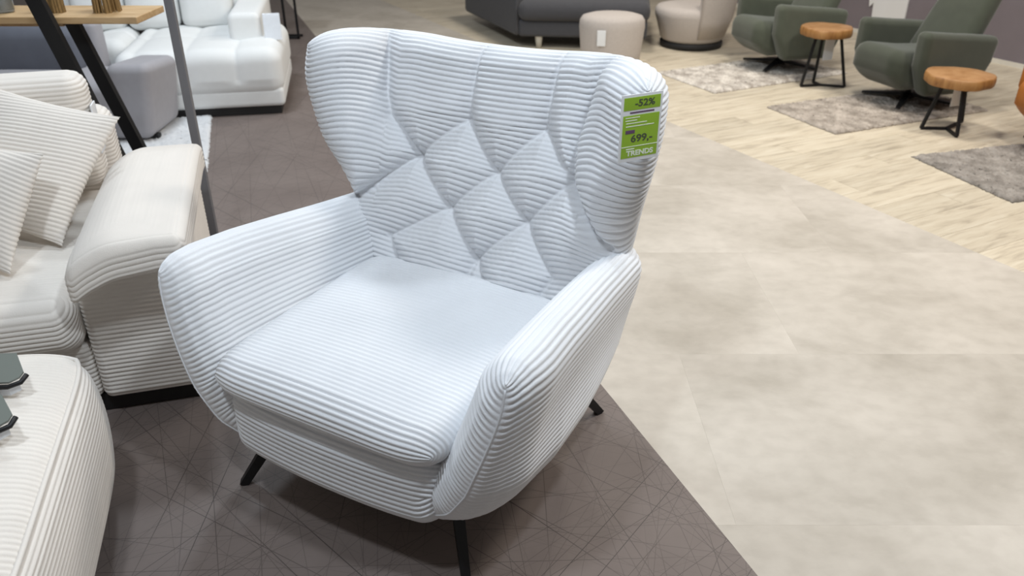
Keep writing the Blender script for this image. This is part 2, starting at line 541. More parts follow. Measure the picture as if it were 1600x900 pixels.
# wall behind the recliners
wd = Vector((0.46, -0.88, 0)).normalized(); wn = Vector((0.88, 0.46, 0)).normalized()
W0 = Vector((3.99, 6.53, 0))
def wp(a, off=0): p = W0 + wd * a + wn * off; return (p.x, p.y)
wall = prism('wall_right', [wp(-6), wp(5), wp(5, .15), wp(-6, .15)], 0, 3.0, M['wall'])
wall['kind'] = 'structure'
bb = prism('baseboard_right', [wp(-6, -.014), wp(5, -.014), wp(5, 0), wp(-6, 0)], 0, 0.035, M['foot_white'])
bb['kind'] = 'structure'
# white board with a torn-looking left edge on the wall
pts = [(-1.37, 0.155), (-1.02, 0.155), (-1.02, 0.95), (-1.75, 0.95), (-1.68, 0.62), (-1.62, 0.70), (-1.58, 0.46), (-1.53, 0.54), (-1.50, 0.33), (-1.45, 0.40), (-1.42, 0.25), (-1.38, 0.29)]
V = []
for off in (-.016, -.002):
    for a, z in pts:
        p = W0 + wd * a + wn * off; V.append((p.x, p.y, z))
n = len(pts)
pb = poly_obj('wall_board', V, [tuple(range(n)), tuple(range(n, 2 * n))[::-1]] + [(i, n + i, n + (i + 1) % n, (i + 1) % n) for i in range(n)], M['poster'])
tag(pb, 'white board with jagged left edge mounted low on the mauve wall', 'wall board')

# ------------------------------------------------------------------ hero armchair
CH = empty('wingback_armchair', (-0.229, 1.812, 0), R(-29))
tag(CH, 'large white corduroy wingback armchair with tufted back and thin black legs', 'armchair')
RD = 0.0060

# arms
TP = np.array([0, .09, .18, .30, .50, .66, .82, 1.0])
PX = np.array([.474, .470, .456, .432, .394, .346, .285, .16])
PZ = np.array([.628, .570, .513, .440, .338, .262, .206, .178])
from_tau = lambda tau, arr: np.interp(tau, TP, arr)
def smooth_curve(arr, k=9):
    tt = np.linspace(0, 1, 201)
    a = np.interp(tt, TP, arr)
    pad_ = np.concatenate([2 * a[0] - a[1:k + 1][::-1], a, 2 * a[-1] - a[-k - 1:-1][::-1]])
    w = np.hanning(2 * k + 3)[1:-1]; w /= w.sum()
    return tt, np.convolve(pad_, w, 'valid')[:201]
TT, SX = smooth_curve(PX); _, SZ = smooth_curve(PZ)
LS, LT, RS, RT = 0.78, 0.60, 0.058, 0.055
def arm_mid(sg):
    def f(S, T):
        v = S / LS; tau = T / LT
        x = np.interp(tau, TT, SX); z = np.interp(tau, TT, SZ)
        w = (1 - tau) ** 1.2
        zt = np.interp(v, [0, .03, .07, .14, .3, .5, .75, 1], [0, .016, .026, .028, .022, .006, -.016, -.036])
        xt = np.interp(v, [0, .15, .4, .65, 1], [0, -.002, -.018, -.036, -.055])
        x = x + xt * (0.25 + 0.75 * w); z = z + zt * w
        yf = -.405 - .03 * np.sin(np.pi * np.clip(tau / .9, 0, 1)) + .03 * np.clip((tau - .7) / .3, 0, 1)
        y = yf + v * (.36 - yf)
        return np.stack([sg * x, y, z], -1)
    return f
def arm_h(base, lo, bulge):
    def f(S, T):
        tau = np.clip(T / LT, 0, 1)
        d = base + lo * tau + bulge * np.exp(-((tau - .57) / .25) ** 2) * (.45 + .55 * np.clip(S / .26, 0, 1)) * (1 - .85 * np.clip((S - .40) / .38, 0, 1) ** 1.5)
        return d * ease(S, .135 if bulge else .10) * ease(LS - S, .07) * ease(T, RT * (1.0 if bulge else 1.6)) * ease(LT - T, .03)
    return f
sS = samples(LS, .10, .0105, 26); sT = samples(LT, RT, .0024, 34)
aph = lambda S, T: arcl(T, LT, RT) / PITCH
aphb = lambda S, T: arcl(T, LT, RT) / PITCH + .5
aamp = lambda S, T: np.clip(S / .007, 0.12, 1) ** .7
for sg in (1, -1):
    fi, fo = arm_h(.082, .016, 0), arm_h(.056, -.010, .056)
    if sg < 0:
        arm = pad('arm', arm_mid(sg), fo, fi, sS, sT, M['cord'], CH, aph, aphb, RD, aamp)
    else:
        arm = pad('arm', arm_mid(sg), fi, fo, sS, sT, M['cord'], CH, aph, aphb, RD, aamp)
    # seam running down the front of the arm
    tt = np.linspace(.02, .93, 60) * LT
    P = arm_mid(sg)(np.zeros(60), tt)
    sm = tube('seam', [tuple(p) for p in P], .0022, M['cord'], arm, seg=6)

# front rail
def rail_def(V, h):
    V = V.copy()
    u = V[:, 0] / h[0]
    V[:, 1] += .018 * u ** 2
    V[:, 2] += .012 * np.abs(u) ** 4
    return V
rbox('front_rail', (0, -.384, .262), (.62, .125, .200), .058, M['cord'], CH, (40, 20, 40), rail_def,
     rib=lambda V, h: V[:, 2] + np.where(V[:, 2] > 0, 1, -1) * (V[:, 1] + h[1]) * .7, depth=RD)
# dark under-side
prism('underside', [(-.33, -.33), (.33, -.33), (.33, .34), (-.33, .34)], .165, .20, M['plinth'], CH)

# seat cushion
CL, CT, CR = 0.685, 0.70, 0.066
def cush_mid(S, T):
    a = 2 * S / CL - 1; b = 2 * T / CT - 1
    x = a * (1 - .075 * b ** 8) * CL / 2; y = b * (1 - .075 * a ** 8) * CT / 2 - .112
    x = x * (1 + .02 * b)
    z = .408 - .006 * (1 - T / CT) + .0 * x
    return np.stack([x, y, z], -1)
def cush_h(base, crown):
    def f(S, T):
        a = 2 * S / CL - 1; b = 2 * T / CT - 1
        return (base + crown * (1 - a ** 2) * (1 - .6 * b ** 2)) * ease(S, CR) * ease(CL - S, CR) * ease(T, CR) * ease(CT - T, CR)
    return f
pad('seat_cushion', cush_mid, cush_h(.052, .022), cush_h(.050, .0), samples(CL, CR, .012, 14), samples(CT, CR, .0024, 40), M['cord'], CH,
    lambda S, T: arcl(T, CT, CR) / PITCH, None, RD)

# backrest with wings and tufting
ZB, ZT = 0.22, 1.078
BL, BW = ZT - ZB, 1.16
BR, BRT = 0.062, 0.06
BZ = np.linspace(.1, 1.2, 441)
def gsm(zs, vs_, k=28):
    a = np.interp(BZ, zs, vs_); p_ = np.pad(a, k, mode='edge')
    w = np.hanning(2 * k + 3)[1:-1]; w /= w.sum()
    return np.convolve(p_, w, 'valid')
BXT = gsm([.2, .35, .5, .60, .66, .72, .78, .85, .95, 1.02, 1.08], [.33, .385, .432, .440, .446, .454, .466, .482, .497, .497, .488])
BYT = gsm([.2, .5, .60, .68, .80, 1.0, 1.08], [.31, .31, .305, .262, .205, .190, .210])
def zlev(S, T):
    sig = 2 * S / BW - 1
    top = ZT - .030 + .046 * np.abs(sig) ** 2.2 - .050 * np.abs(sig) ** 16
    return top - (T / BL) * (top - ZB)
def back_mid(S, T):
    sig = 2 * S / BW - 1
    z = zlev(S, T)
    z0 = ZT - (T / BL) * (ZT - ZB)
    xt = np.interp(z0, BZ, BXT); yt = np.interp(z0, BZ, BYT)
    yb = .2 + .3 * (z - .42) + .05
    q = np.clip((np.abs(sig) - .40) / .60, 0, 1)
    y = yb - (yb - yt) * q ** 2.1
    x = xt * np.sign(sig) * np.abs(sig) ** .97
    return np.stack([x, y, z], -1)
BTN = [(-.062, .852), (.171, .858), (-.212, .735), (.046, .729), (.283, .748), (-.089, .612), (.155, .619), (.018, .491), (-.268, .500), (.255, .497)]
SEG = [((-.062, .852), (-.212, .735)), ((-.062, .852), (.046, .729)), ((.171, .858), (.046, .729)), ((.171, .858), (.283, .748)),
       ((-.212, .735), (-.089, .612)), ((.046, .729), (-.089, .612)), ((.046, .729), (.155, .619)), ((.283, .748), (.155, .619)),
       ((-.089, .612), (.018, .491)), ((.155, .619), (.018, .491)), ((-.089, .612), (-.268, .500)), ((.155, .619), (.255, .497)),
       ((.018, .491), (-.02, .38)), ((.018, .491), (.09, .38)), ((-.268, .500), (-.20, .38)), ((.255, .497), (.2, .38)),
       ((-.062, .852), (-.04, 1.12)), ((.171, .858), (.195, 1.12)),
       ((-.352, 1.12), (-.337, .90)), ((-.337, .90), (-.318, .84)), ((-.318, .84), (-.212, .735)), ((-.212, .735), (-.415, .612)),
       ((.372, 1.12), (.318, .95)), ((.318, .95), (.288, .842)), ((.288, .842), (.283, .748)), ((.283, .748), (.42, .632))]
WING = SEG[18:]
def seg_dist(X, Z, segs):
    d = np.full(X.shape, 9.0)
    for (ax, az), (bx, bz) in segs:
        vx, vz = bx - ax, bz - az
        t = np.clip(((X - ax) * vx + (Z - az) * vz) / (vx * vx + vz * vz), 0, 1)
        d = np.minimum(d, np.hypot(X - ax - t * vx, Z - az - t * vz))
    return d
def back_front(S, T):
    P = back_mid(S, T); X, Z = P[..., 0], P[..., 2]
    d = seg_dist(X, Z, SEG)
    dw = seg_dist(X, Z, WING)
    b = np.full(X.shape, 9.0)
    for bx, bz in BTN[:8]:
        b = np.minimum(b, np.hypot(X - bx, Z - bz))
    top = np.clip((Z - .86) / .1, 0, 1)
    xx = np.clip(d / (.085 + .02 * top), 0, 1)
    puff = (.030 - .002 * top) * (1 - (1 - xx) ** 2.2)
    base = .052 - .010 * np.exp(-(dw / .016) ** 2) - (.004 + .007 * top) * np.exp(-(d / .006) ** 2)
    btn = .030 * np.exp(-(b / .032) ** 1.1)
    h = base + puff - btn
    dd = (1 - np.abs(2 * S / BW - 1)) * BW / 2
    return h * ease(dd, BR * 1.1) * ease(T, BRT) * ease(BL - T, .02)
def back_rear(S, T):
    dd = (1 - np.abs(2 * S / BW - 1)) * BW / 2
    return .068 * ease(dd, BR) * ease(T, BRT) * ease(BL - T, .02)
def back_ph(S, T):
    P = back_mid(S, T); X, Z = P[..., 0], P[..., 2]
    d = seg_dist(X, Z, SEG)
    w = np.clip(np.abs(X) - .31, 0, 1) * np.clip((Z - .62) / .1, 0, 1)
    warp = .018 * (1 - np.exp(-d / .05)) * np.clip((.86 - Z) / .06, 0, 1) * (np.abs(X) < .33)
    return (arcl(T, BL, BRT) + .30 * w + warp) / PITCH
def back_amp(S, T):
    P = back_mid(S, T)
    d = seg_dist(P[..., 0], P[..., 2], SEG)
    return np.clip(d / .006, .25, 1)
backrest = pad('backrest', back_mid, back_rear, back_front, samples(BW, BR, .0042, 16), samples(BL, BRT, .0024, 36), M['cord'], CH, back_ph, None, RD, back_amp)

# legs: flat tapered black bars
for (x0, y0), (x1, y1) in (((-.262, -.30), (-.358, -.380)), ((.262, -.28), (.338, -.362)), ((.30, .25), (.358, .378)), ((-.30, .25), (-.358, .378))):
    tube('leg', [(x0, y0, .185), (x1, y1, 0)], [1.0, .72], M['black'], CH, flat=(.030, .030))

# ------------------------------------------------------------------ price tag on the wing
def text_mesh(name, body, size, mat, parent, loc, xs=1.0, bold=.02):
    cu = bpy.data.curves.new(name, 'FONT')
    cu.body = body; cu.size = size; cu.align_x = 'CENTER'; cu.align_y = 'CENTER'; cu.extrude = .0003; cu.offset = size * bold
    o = bpy.data.objects.new(name, cu); COL.objects.link(o)
    bpy.context.view_layer.update()
    me = bpy.data.meshes.new_from_object(o.evaluated_get(bpy.context.evaluated_depsgraph_get()))
    bpy.data.objects.remove(o, do_unlink=True)
    me.materials.clear(); me.materials.append(mat)
    t = link(bpy.data.objects.new(name, me), parent)
    t.location = loc; t.scale = (xs, 1, 1)
    return t
TG = empty('price_tag')
tag(TG, 'green and white price card reading 699 hung on the armchair wing', 'price tag')
def flat(name, x0, x1, y0, y1, z, mat, th=.0006):
    return rbox(name, ((x0 + x1) / 2, (y0 + y1) / 2, z), (x1 - x0, y1 - y0, th), .0002, mat, TG, (1, 1, 1))
TWd, THt = .098, .172
flat('card', -TWd / 2, TWd / 2, -THt / 2, THt / 2, 0, M['card'], .0022)
gx = TWd / 2 - .0055
flat('green_panel', -gx, gx, .047, .079, .0014, M['green_card'])
flat('green_panel', -gx, gx, -.076, .034, .0014, M['green_card'])
flat('white_line', -gx, gx, -.0475, -.0455, .0019, M['print_white'])
flat('printed_line', -.028, .030, .0385, .0425, .0014, M['print_purple'])
for k, (a, b, yy) in enumerate(((-.038, -.004, .028), (-.038, -.010, .021), (-.036, .014, .014), (-.036, .032, .006))):
    flat('printed_line', a, b, yy - .0012, yy + .0012, .0019, M['print_white'])
flat('purple_label', -.036, -.014, -.0125, -.0035, .0019, M['print_purple'])
text_mesh('discount_text', '-52%', .024, M['print_dark'], TG, (.006, .063, .0019))
text_mesh('price_text', '699,-', .026, M['print_dark'], TG, (.004, -.027, .0019))
text_mesh('brand_text', 'TRENDS', .0185, M['print_white'], TG, (.002, -.065, .0019), .95, .035)
flat('printed_line', -.032, -.012, -.0545, -.0515, .0019, M['print_white'])
tube('string', [(.02, THt / 2, 0), (.03, THt / 2 + .018, -.012), (.035, THt / 2 + .02, -.05)], .0008, M['card'], TG, seg=5)
TG.location = (.2793, 1.698, .9765)
TG.rotation_euler = (R(90), 0, R(26))
TG.scale = (.1055 / TWd, .149 / THt, 1)

# ------------------------------------------------------------------ corduroy sofa on the left, turned 16 degrees
SA = R(16)
SF = empty('corduroy_sofa', (0, 0, 0), SA)
tag(SF, 'cream corduroy sofa with broad padded arm left of the armchair', 'sofa')
hy = lambda V, h: V[:, 2]
# arm body, ribs run across
arm_b = rbox('arm_body', (-.485, 2.58, .275), (.30, .76, .43), .03, M['cream'], SF, (10, 10, 150),
             rib=lambda V, h: V[:, 2], depth=.0036)
# arm pad: overhanging soft cushion
def armpad_def(V, h):
    V = V.copy()
    u, v, w = V[:, 0] / h[0], V[:, 1] / h[1], V[:, 2] / h[2]
    V[:, 2] += (.018 * (1 - u ** 2) * (1 - v ** 2)) * (w > 0)
    V[:, 2] -= .065 * np.clip((-u - .1) / .9, 0, 1) ** 2        # droops to the seat side
    V[:, 2] -= .022 * np.clip((-v - .80) / .20, 0, 1) ** 2 * np.clip(.5 - u, 0, 1)
    V[:, 2] -= .02 * np.clip((v - .6) / .4, 0, 1) ** 2
    return V
rbox('arm_pad', (-.462, 2.525, .560), (.315, .88, .105), .030, M['cream'], SF, (40, 60, 40), armpad_def,
     rib=lambda V, h: np.minimum(np.minimum(h[0] - np.abs(V[:, 0]), h[1] - np.abs(V[:, 1])) * 1.0, .2) - V[:, 2] * .9, depth=.0024)
# seat
def seat_def(V, h):
    V = V.copy()
    u, v, w = V[:, 0] / h[0], V[:, 1] / h[1], V[:, 2] / h[2]
    V[:, 2] += .03 * (1 - u ** 2) * (1 - np.clip(v, -1, 1) ** 2) * (w > 0)
    V[:, 1] -= .018 * (1 - w ** 2) * (v < 0)
    return V
rbox('seat_cushion', (-1.145, 2.62, .335), (1.02, .92, .18), .06, M['cream'], SF, (30, 190, 60), seat_def,
     rib=lambda V, h: np.where(V[:, 1] < -h[1] + .06, -V[:, 2] - h[1] + h[2] * .0, V[:, 1]) + np.where(V[:, 1] < -h[1] + .06, (V[:, 1] + h[1]) * .8, 0), depth=.0036)
rbox('seat_base', (-1.145, 2.66, .16), (1.02, .90, .20), .03, M['cream'], SF, (20, 6, 70), rib=hy, depth=.0036)
rbox('backrest', (-1.16, 3.26, .375), (1.04, .20, .59), .06, M['cream'], SF, (12, 6, 200), rib=hy, depth=.0036)
rbox('plinth', (-.89, 2.59, .032), (1.06, .70, .064), .008, M['plinth'], SF, (1, 1, 1))

def cushion_def(V, h):
    V = V.copy()
    u, v, w = V[:, 0] / h[0], V[:, 1] / h[1], V[:, 2] / h[2]
    V[:, 1] += np.sign(v) * .03 * (1 - u ** 2) * (1 - w ** 2)
    V[:, 2] -= .02 * (1 - np.abs(u)) * 0
    return V
bc = empty('back_cushion', (0, 0, 0), SA)
tag(bc, 'cream corduroy back cushion with side label behind the scatter pillows', 'cushion', 'cream sofa cushions')
rbox('cover', (-1.10, 3.05, .650), (.90, .17, .40), .06, M['cream'], bc, (16, 10, 130), cushion_def, rib=lambda V, h: V[:, 2], depth=.0036)
rbox('care_label', (-.640, 3.02, .66), (.006, .07, .17), .002, M['card'], bc, (1, 2, 2))

def pillow(name, br, u, w, thick, label, ribs=True, flipx=False, rib_off=0.0):
    """square scatter pillow: bottom right corner br, up vector u, left vector w"""
    br, u, w = np.array(br), np.array(u), np.array(w)
    U, W = np.linalg.norm(u), np.linalg.norm(w)
    eu, ew = u / U, w / W
    def mid(S, T):
        a = 2 * S / W - 1; b = 2 * T / U - 1
        k = .07
        aa = a * (1 - k * (1 - b ** 2) * np.abs(a)); b2 = b * (1 - k * (1 - a ** 2) * np.abs(b))
        return br + ew * ((aa + 1) * W / 2)[..., None] + eu * ((b2 + 1) * U / 2)[..., None]
    def h(S, T):
        a = 2 * S / W - 1; b = 2 * T / U - 1
        return thick * (np.clip(1 - a ** 2, 0, 1) * np.clip(1 - b ** 2, 0, 1)) ** .5 * (1 + .05 * np.sin(5 * a + 2 * b))
    s = samples(W, .04, .012, 10); t = samples(U, .03, .0024, 24)
    o = pad(name, mid, h, h, s, t, M['cream'], None, lambda S, T: (arcl(T, U, .03) + rib_off * S) / PITCH, None, .0038)
    tag(o, label, 'pillow', 'cream scatter pillows')
    return o
pillow('scatter_pillow', (-1.375, 2.21, .445), (.122, .30, .315), (-.46, .08, .09), .072, 'large cream ribbed scatter pillow leaning beside the sofa arm', rib_off=.12)
pillow('scatter_pillow', (-1.425, 2.015, .450), (.075, .20, .29), (-.38, .10, .025), .062, 'small cream ribbed scatter pillow at the far left front', rib_off=-.2)

# ------------------------------------------------------------------ ottoman
OT = empty('corduroy_ottoman', (0, 0, 0), SA)
tag(OT, 'cream corduroy ottoman with piped edge in the left foreground', 'ottoman')
def ott_def(V, h):
    V = V.copy()
    u, v, w = V[:, 0] / h[0], V[:, 1] / h[1], V[:, 2] / h[2]
    V[:, 2] += .045 * (1 - np.clip(u, -1, 1) ** 2) * (1 - np.clip(v, -1, 1) ** 2) * (w > 0)
    V[:, 2] -= .020 * (np.abs(u) ** 4 + np.abs(v) ** 4) * np.clip(w, 0, 1)
    k = .020 * (1 - w ** 2)
    V[:, 0] += np.sign(u) * k * np.clip(np.abs(u) * 4 - 3, 0, 1)
    V[:, 1] += np.sign(v) * k * np.clip(np.abs(v) * 4 - 3, 0, 1)
    V[:, 0] *= 1 - .10 * np.abs(v) ** 6
    V[:, 1] *= 1 - .08 * np.abs(u) ** 6
    return V
OC = (-.908, 1.455, .265); OS = (.74, .94, .36)
ORR = .048
def ott_rib(V, h):
    dx, dy = h[0] - np.abs(V[:, 0]), h[1] - np.abs(V[:, 1])
    side = np.minimum(dx, dy)
    return np.where(side < ORR * .30, -.9 * side - V[:, 2], V[:, 1])
rbox('body', OC, OS, ORR, M['cream'], OT, (40, 340, 80), ott_def, rib=ott_rib, depth=.0042)
hx, hyy = OS[0] / 2 - ORR * .29, OS[1] / 2 - ORR * .29
rim = []
for k in range(40): rim.append((-hx + 2 * hx * k / 40, hyy))
for k in range(40): rim.append((hx, hyy - 2 * hyy * k / 40))
for k in range(40): rim.append((hx - 2 * hx * k / 40, -hyy))
for k in range(41): rim.append((-hx, -hyy + 2 * hyy * k / 40))
rim = np.array([(x, y_, OS[2] / 2 - ORR * .27) for x, y_ in rim])
rim = ott_def(rim, np.array(OS) / 2) + np.array(OC)
tube('piping', [tuple(p) for p in rim], .0058, M['cream'], OT, seg=8)
rbox('plinth', (OC[0], OC[1], .05), (.64, .80, .10), .01, M['plinth'], OT, (1, 1, 1))

# two display clips lying on the ottoman
def clip(loc, rz, label):
    c = empty('display_clip', loc, rz)
    tag(c, label, 'display clip', 'clips on the ottoman')
    # tilted smoky plate with rounded front corner
    pl = [(-.09, -.030), (.022, -.030), (.040, -.018), (.044, -.004), (.012, .045), (-.09, .045)]
    n = len(pl)
    def z(yv): return .030 + (yv + .03) * .35
    V = [(x, yv, z(yv)) for x, yv in pl] + [(x, yv, z(yv) + .004) for x, yv in pl]
    poly_obj('plate', V, [tuple(range(n))[::-1], tuple(range(n, 2 * n))] + [(i, (i + 1) % n, n + (i + 1) % n, n + i) for i in range(n)], M['glass_grey'], c)
    tube('rim', [(-.09, -.033, .024), (.020, -.034, .024), (.041, -.021, .026), (.048, -.003, .034)], .0055, M['black'], c, seg=8)
    V = [(-.09, -.031, .0), (.018, -.031, .0), (.036, -.018, .004), (-.09, -.031, .024), (.018, -.031, .024), (.036, -.018, .027)]
    poly_obj('clear_front', V, [(0, 1, 4, 3), (1, 2, 5, 4)], M['plastic'], c)
    tube('foot', [(-.030, -.035, .020), (-.022, -.062, .004), (-.028, -.078, .002)], [1, 1, .7], M['black'], c, flat=(.03, .014))
    return c
clip((-1.104, 1.440, .470), R(4), 'smoky display clip with black rim on the ottoman, farther of the two')
clip((-1.038, 1.275, .478), R(10), 'smoky display clip with black rim on the ottoman, nearer of the two')

# ------------------------------------------------------------------ grey post behind the sofa arm
PO = empty('display_post', (-1.205, 2.95, 0))
tag(PO, 'slim grey metal upright post standing behind the cream sofa arm', 'post')
rbox('pole', (0, 0, .85), (.031, .02, 1.68), .002, M['grey_metal'], PO, (1, 1, 1))
rbox('base_plate', (-.05, .05, .006), (.18, .18, .012), .003, M['grey_metal'], PO, (1, 1, 1))
rbox('cap', (0, 0, 1.695), (.034, .024, .012), .002, M['black'], PO, (1, 1, 1))

# ------------------------------------------------------------------ console shelf
SH = empty('console_shelf', (-1.9, 3.45, 0))
tag(SH, 'oak console shelf on slanted black metal legs behind the cream sofa', 'shelf')
def slab(name, x0, x1, y0, y1, z0, z1, mat, parent, r=.004):
    return rbox(name, ((x0 + x1) / 2, (y0 + y1) / 2, (z0 + z1) / 2), (x1 - x0, y1 - y0, z1 - z0), r, mat, parent, (2, 2, 1))
slab('board', -.85, .415, -.16, .12, .905, .932, M['board'], SH)
slab('support_rail', -.60, .05, -.03, .0, .872, .905, M['board'], SH)
def bar(name, p0, p1, w, d, parent):
    p0, p1 = Vector(p0), Vector(p1)
    dx = Vector((w / 2, 0, 0)); dy = Vector((0, d / 2, 0))
    V = [p0 - dx - dy, p0 + dx - dy, p0 + dx + dy, p0 - dx + dy, p1 - dx - dy, p1 + dx - dy, p1 + dx + dy, p1 - dx + dy]
    return poly_obj(name, V, [(3, 2, 1, 0), (4, 5, 6, 7), (0, 1, 5, 4), (1, 2, 6, 5), (2, 3, 7, 6), (3, 0, 4, 7)], M['black'], parent)
bar('leg', (.315, -.185, 0), (-.085, -.185, 1.5), .064, .03, SH)
bar('leg', (.345, -.03, 0), (.085, -.03, .905), .056, .03, SH)
bar('leg', (-.46, -.185, 0), (-.86, -.185, 1.5), .064, .03, SH)
bar('leg', (-.45, -.03, 0), (-.71, -.03, .905), .056, .03, SH)

def reed_bundle(loc, r, label):
    e = empty('reed_bundle', loc)
    tag(e, label, 'dried reeds', 'reed bundles on the shelf')
    V, F = [], []
    rr = random.Random(int(loc[0] * 1000))
    for k in range(95):
        a = rr.uniform(0, 2 * math.pi); q = r * math.sqrt(rr.uniform(.15, 1))
        x, yv = q * math.cos(a), q * math.sin(a)
        sp = rr.uniform(1.0, 1.25); w = rr.uniform(.0018, .0034); hh = rr.uniform(.24, .32)
        b = len(V)
        for zz, ss in ((0, 1.05), (hh * .4, .93), (hh, sp)):
            for j in range(3):
                t = 2 * math.pi * j / 3
                V.append((x * ss + w * math.cos(t), yv * ss + w * math.sin(t), zz))
        for lev in range(2):
            for j in range(3):
                F.append((b + lev * 3 + j, b + lev * 3 + (j + 1) % 3, b + lev * 3 + 3 + (j + 1) % 3, b + lev * 3 + 3 + j))
        F.append((b + 6, b + 7, b + 8))
    o = poly_obj('stalks', V, F, M['reed'], e); o['kind'] = 'stuff'
    lathe('tie', [(r * .95, .10), (r * 1.01, .104), (r * 1.01, .112), (r * .95, .116)], M['reed'], e, 24)
reed_bundle((-1.855, 3.40, .932), .036, 'dried reed bundle on the oak shelf beside the black leg')
reed_bundle((-1.655, 3.42, .932), .052, 'thicker dried reed bundle at the right end of the oak shelf')
GJ = empty('glass_vase', (-2.065, 3.40, .932))
tag(GJ, 'clear glass vase with stems at the far left of the shelf', 'vase')
lathe('glass', [(.001, .004), (.034, .002), (.038, .01), (.038, .22), (.035, .22), (.035, .012), (.001, .010)], M['glass'], GJ, 28)
for k in range(5):
    a = 1.3 * k
    tube('stem', [(.012 * math.cos(a), .012 * math.sin(a), .012), (.028 * math.cos(a + .4), .028 * math.sin(a + .4), .30)], .003, M['grey_metal'], GJ, seg=5)

# ------------------------------------------------------------------ grey sofa with blue-grey back (behind the shelf)
GS = empty('grey_sofa', (0, 0, 0))
tag(GS, 'grey fabric sofa with slate blue back cushion behind the shelf', 'sofa')
def soft(V, h, k=.02):
    V = V.copy()
    u, v, w = V[:, 0] / h[0], V[:, 1] / h[1], V[:, 2] / h[2]
    V[:, 2] += k * (1 - np.clip(u, -1, 1) ** 2) * (1 - np.clip(v, -1, 1) ** 2) * (w > 0)
    V[:, 1] += np.sign(v) * k * .8 * (1 - u ** 2) * (1 - w ** 2) * (np.abs(v) > .5)
    return V
def grey_arm_def(V, h):
    V = V.copy()
    v = V[:, 1] / h[1]; w = V[:, 2] / h[2]
    V[:, 0] += .03 * w
    V[:, 2] -= .02 * v * (w > 0)
    return V
rbox('arm', (-2.20, 4.76, .232), (.25, .46, .42), .055, M['grey_fab'], GS, (4, 6, 6), grey_arm_def)
rbox('seat', (-2.98, 4.76, .22), (1.42, .50, .26), .05, M['grey_fab'], GS, (6, 6, 4), soft)
rbox('backrest', (-2.96, 5.03, .34), (.90, .14, .56), .04, M['grey_fab'], GS, (6, 4, 4))
rbox('back_cushion', (-3.04, 4.90, .46), (.90, .15, .28), .06, M['blue_grey'], GS, (8, 5, 6), soft)
rbox('foot', (-2.12, 4.62, .02), (.05, .05, .04), .008, M['black'], GS, (1, 1, 1))

# ------------------------------------------------------------------ white sofa
WS = empty('white_sofa', (0, 0, 0))
tag(WS, 'white upholstered sofa with tufted chaise seat on black plinth', 'sofa')
def white_seat_def(V, h):
    V = V.copy()
    u, v, w = V[:, 0] / h[0], V[:, 1] / h[1], V[:, 2] / h[2]
    ch = np.abs(np.sin(np.pi * (V[:, 0] + .08) / .30))
    V[:, 2] += (.022 * ch ** .5 - .012) * (w > .3)
    V[:, 1] -= (.014 * ch ** .5 - .007) * (v < -.8) * (w > -.4)
    V[:, 2] -= .02 * np.exp(-((v - .1) / .05) ** 2) * (w > 0)
    return V
WS.location = (-1.46, 5.13, 0); WS.rotation_euler = (0, 0, R(11))
def wbox(name, x, y, z, size, r, mat, seg, d=None, rot=None):
    return rbox(name, (x, y, z), size, r, mat, WS, seg, d, rot=rot)
wbox('chaise_seat', -.50, .49, .275, (1.00, .98, .29), .085, M['white_sofa'], (60, 24, 8), white_seat_def)
wbox('seat', -1.46, .72, .275, (.90, .56, .29), .085, M['white_sofa'], (50, 16, 8), white_seat_def)
wbox('chaise_base', -.50, .50, .115, (.98, .96, .12), .03, M['white_sofa'], (4, 4, 2))
wbox('seat_base', -1.46, .73, .115, (.88, .54, .12), .03, M['white_sofa'], (4, 4, 2))
wbox('plinth', -.50, .50, .03, (.92, .90, .06), .006, M['plinth'], (1, 1, 1))
wbox('plinth', -1.44, .74, .03, (.90, .50, .06), .006, M['plinth'], (1, 1, 1))
wbox('arm', -.235, .78, .46, (.21, .84, .25), .04, M['white_sofa'], (4, 4, 4))
wbox('backrest', -.86, 1.18, .50, (1.46, .22, .56), .07, M['white_sofa'], (6, 4, 6), soft)
for x in (-.54, -.90, -1.26):
    wbox('back_cushion', x, .95, .56, (.35, .18, .32), .07, M['white_sofa'], (8, 5, 6), lambda V, h: soft(V, h, .04), (R(-8), 0, 0))
LB_ = rbox('info_sleeve', (0, 0, 0), (.11, .008, .17), .003, M['plastic'], None, (6, 2, 6))
LB_.location = (-1.585, 5.47, .495); LB_.rotation_euler = (R(-14), 0, R(14))
tag(LB_, 'clear plastic info sleeve hanging on the white sofa arm', 'info sleeve')

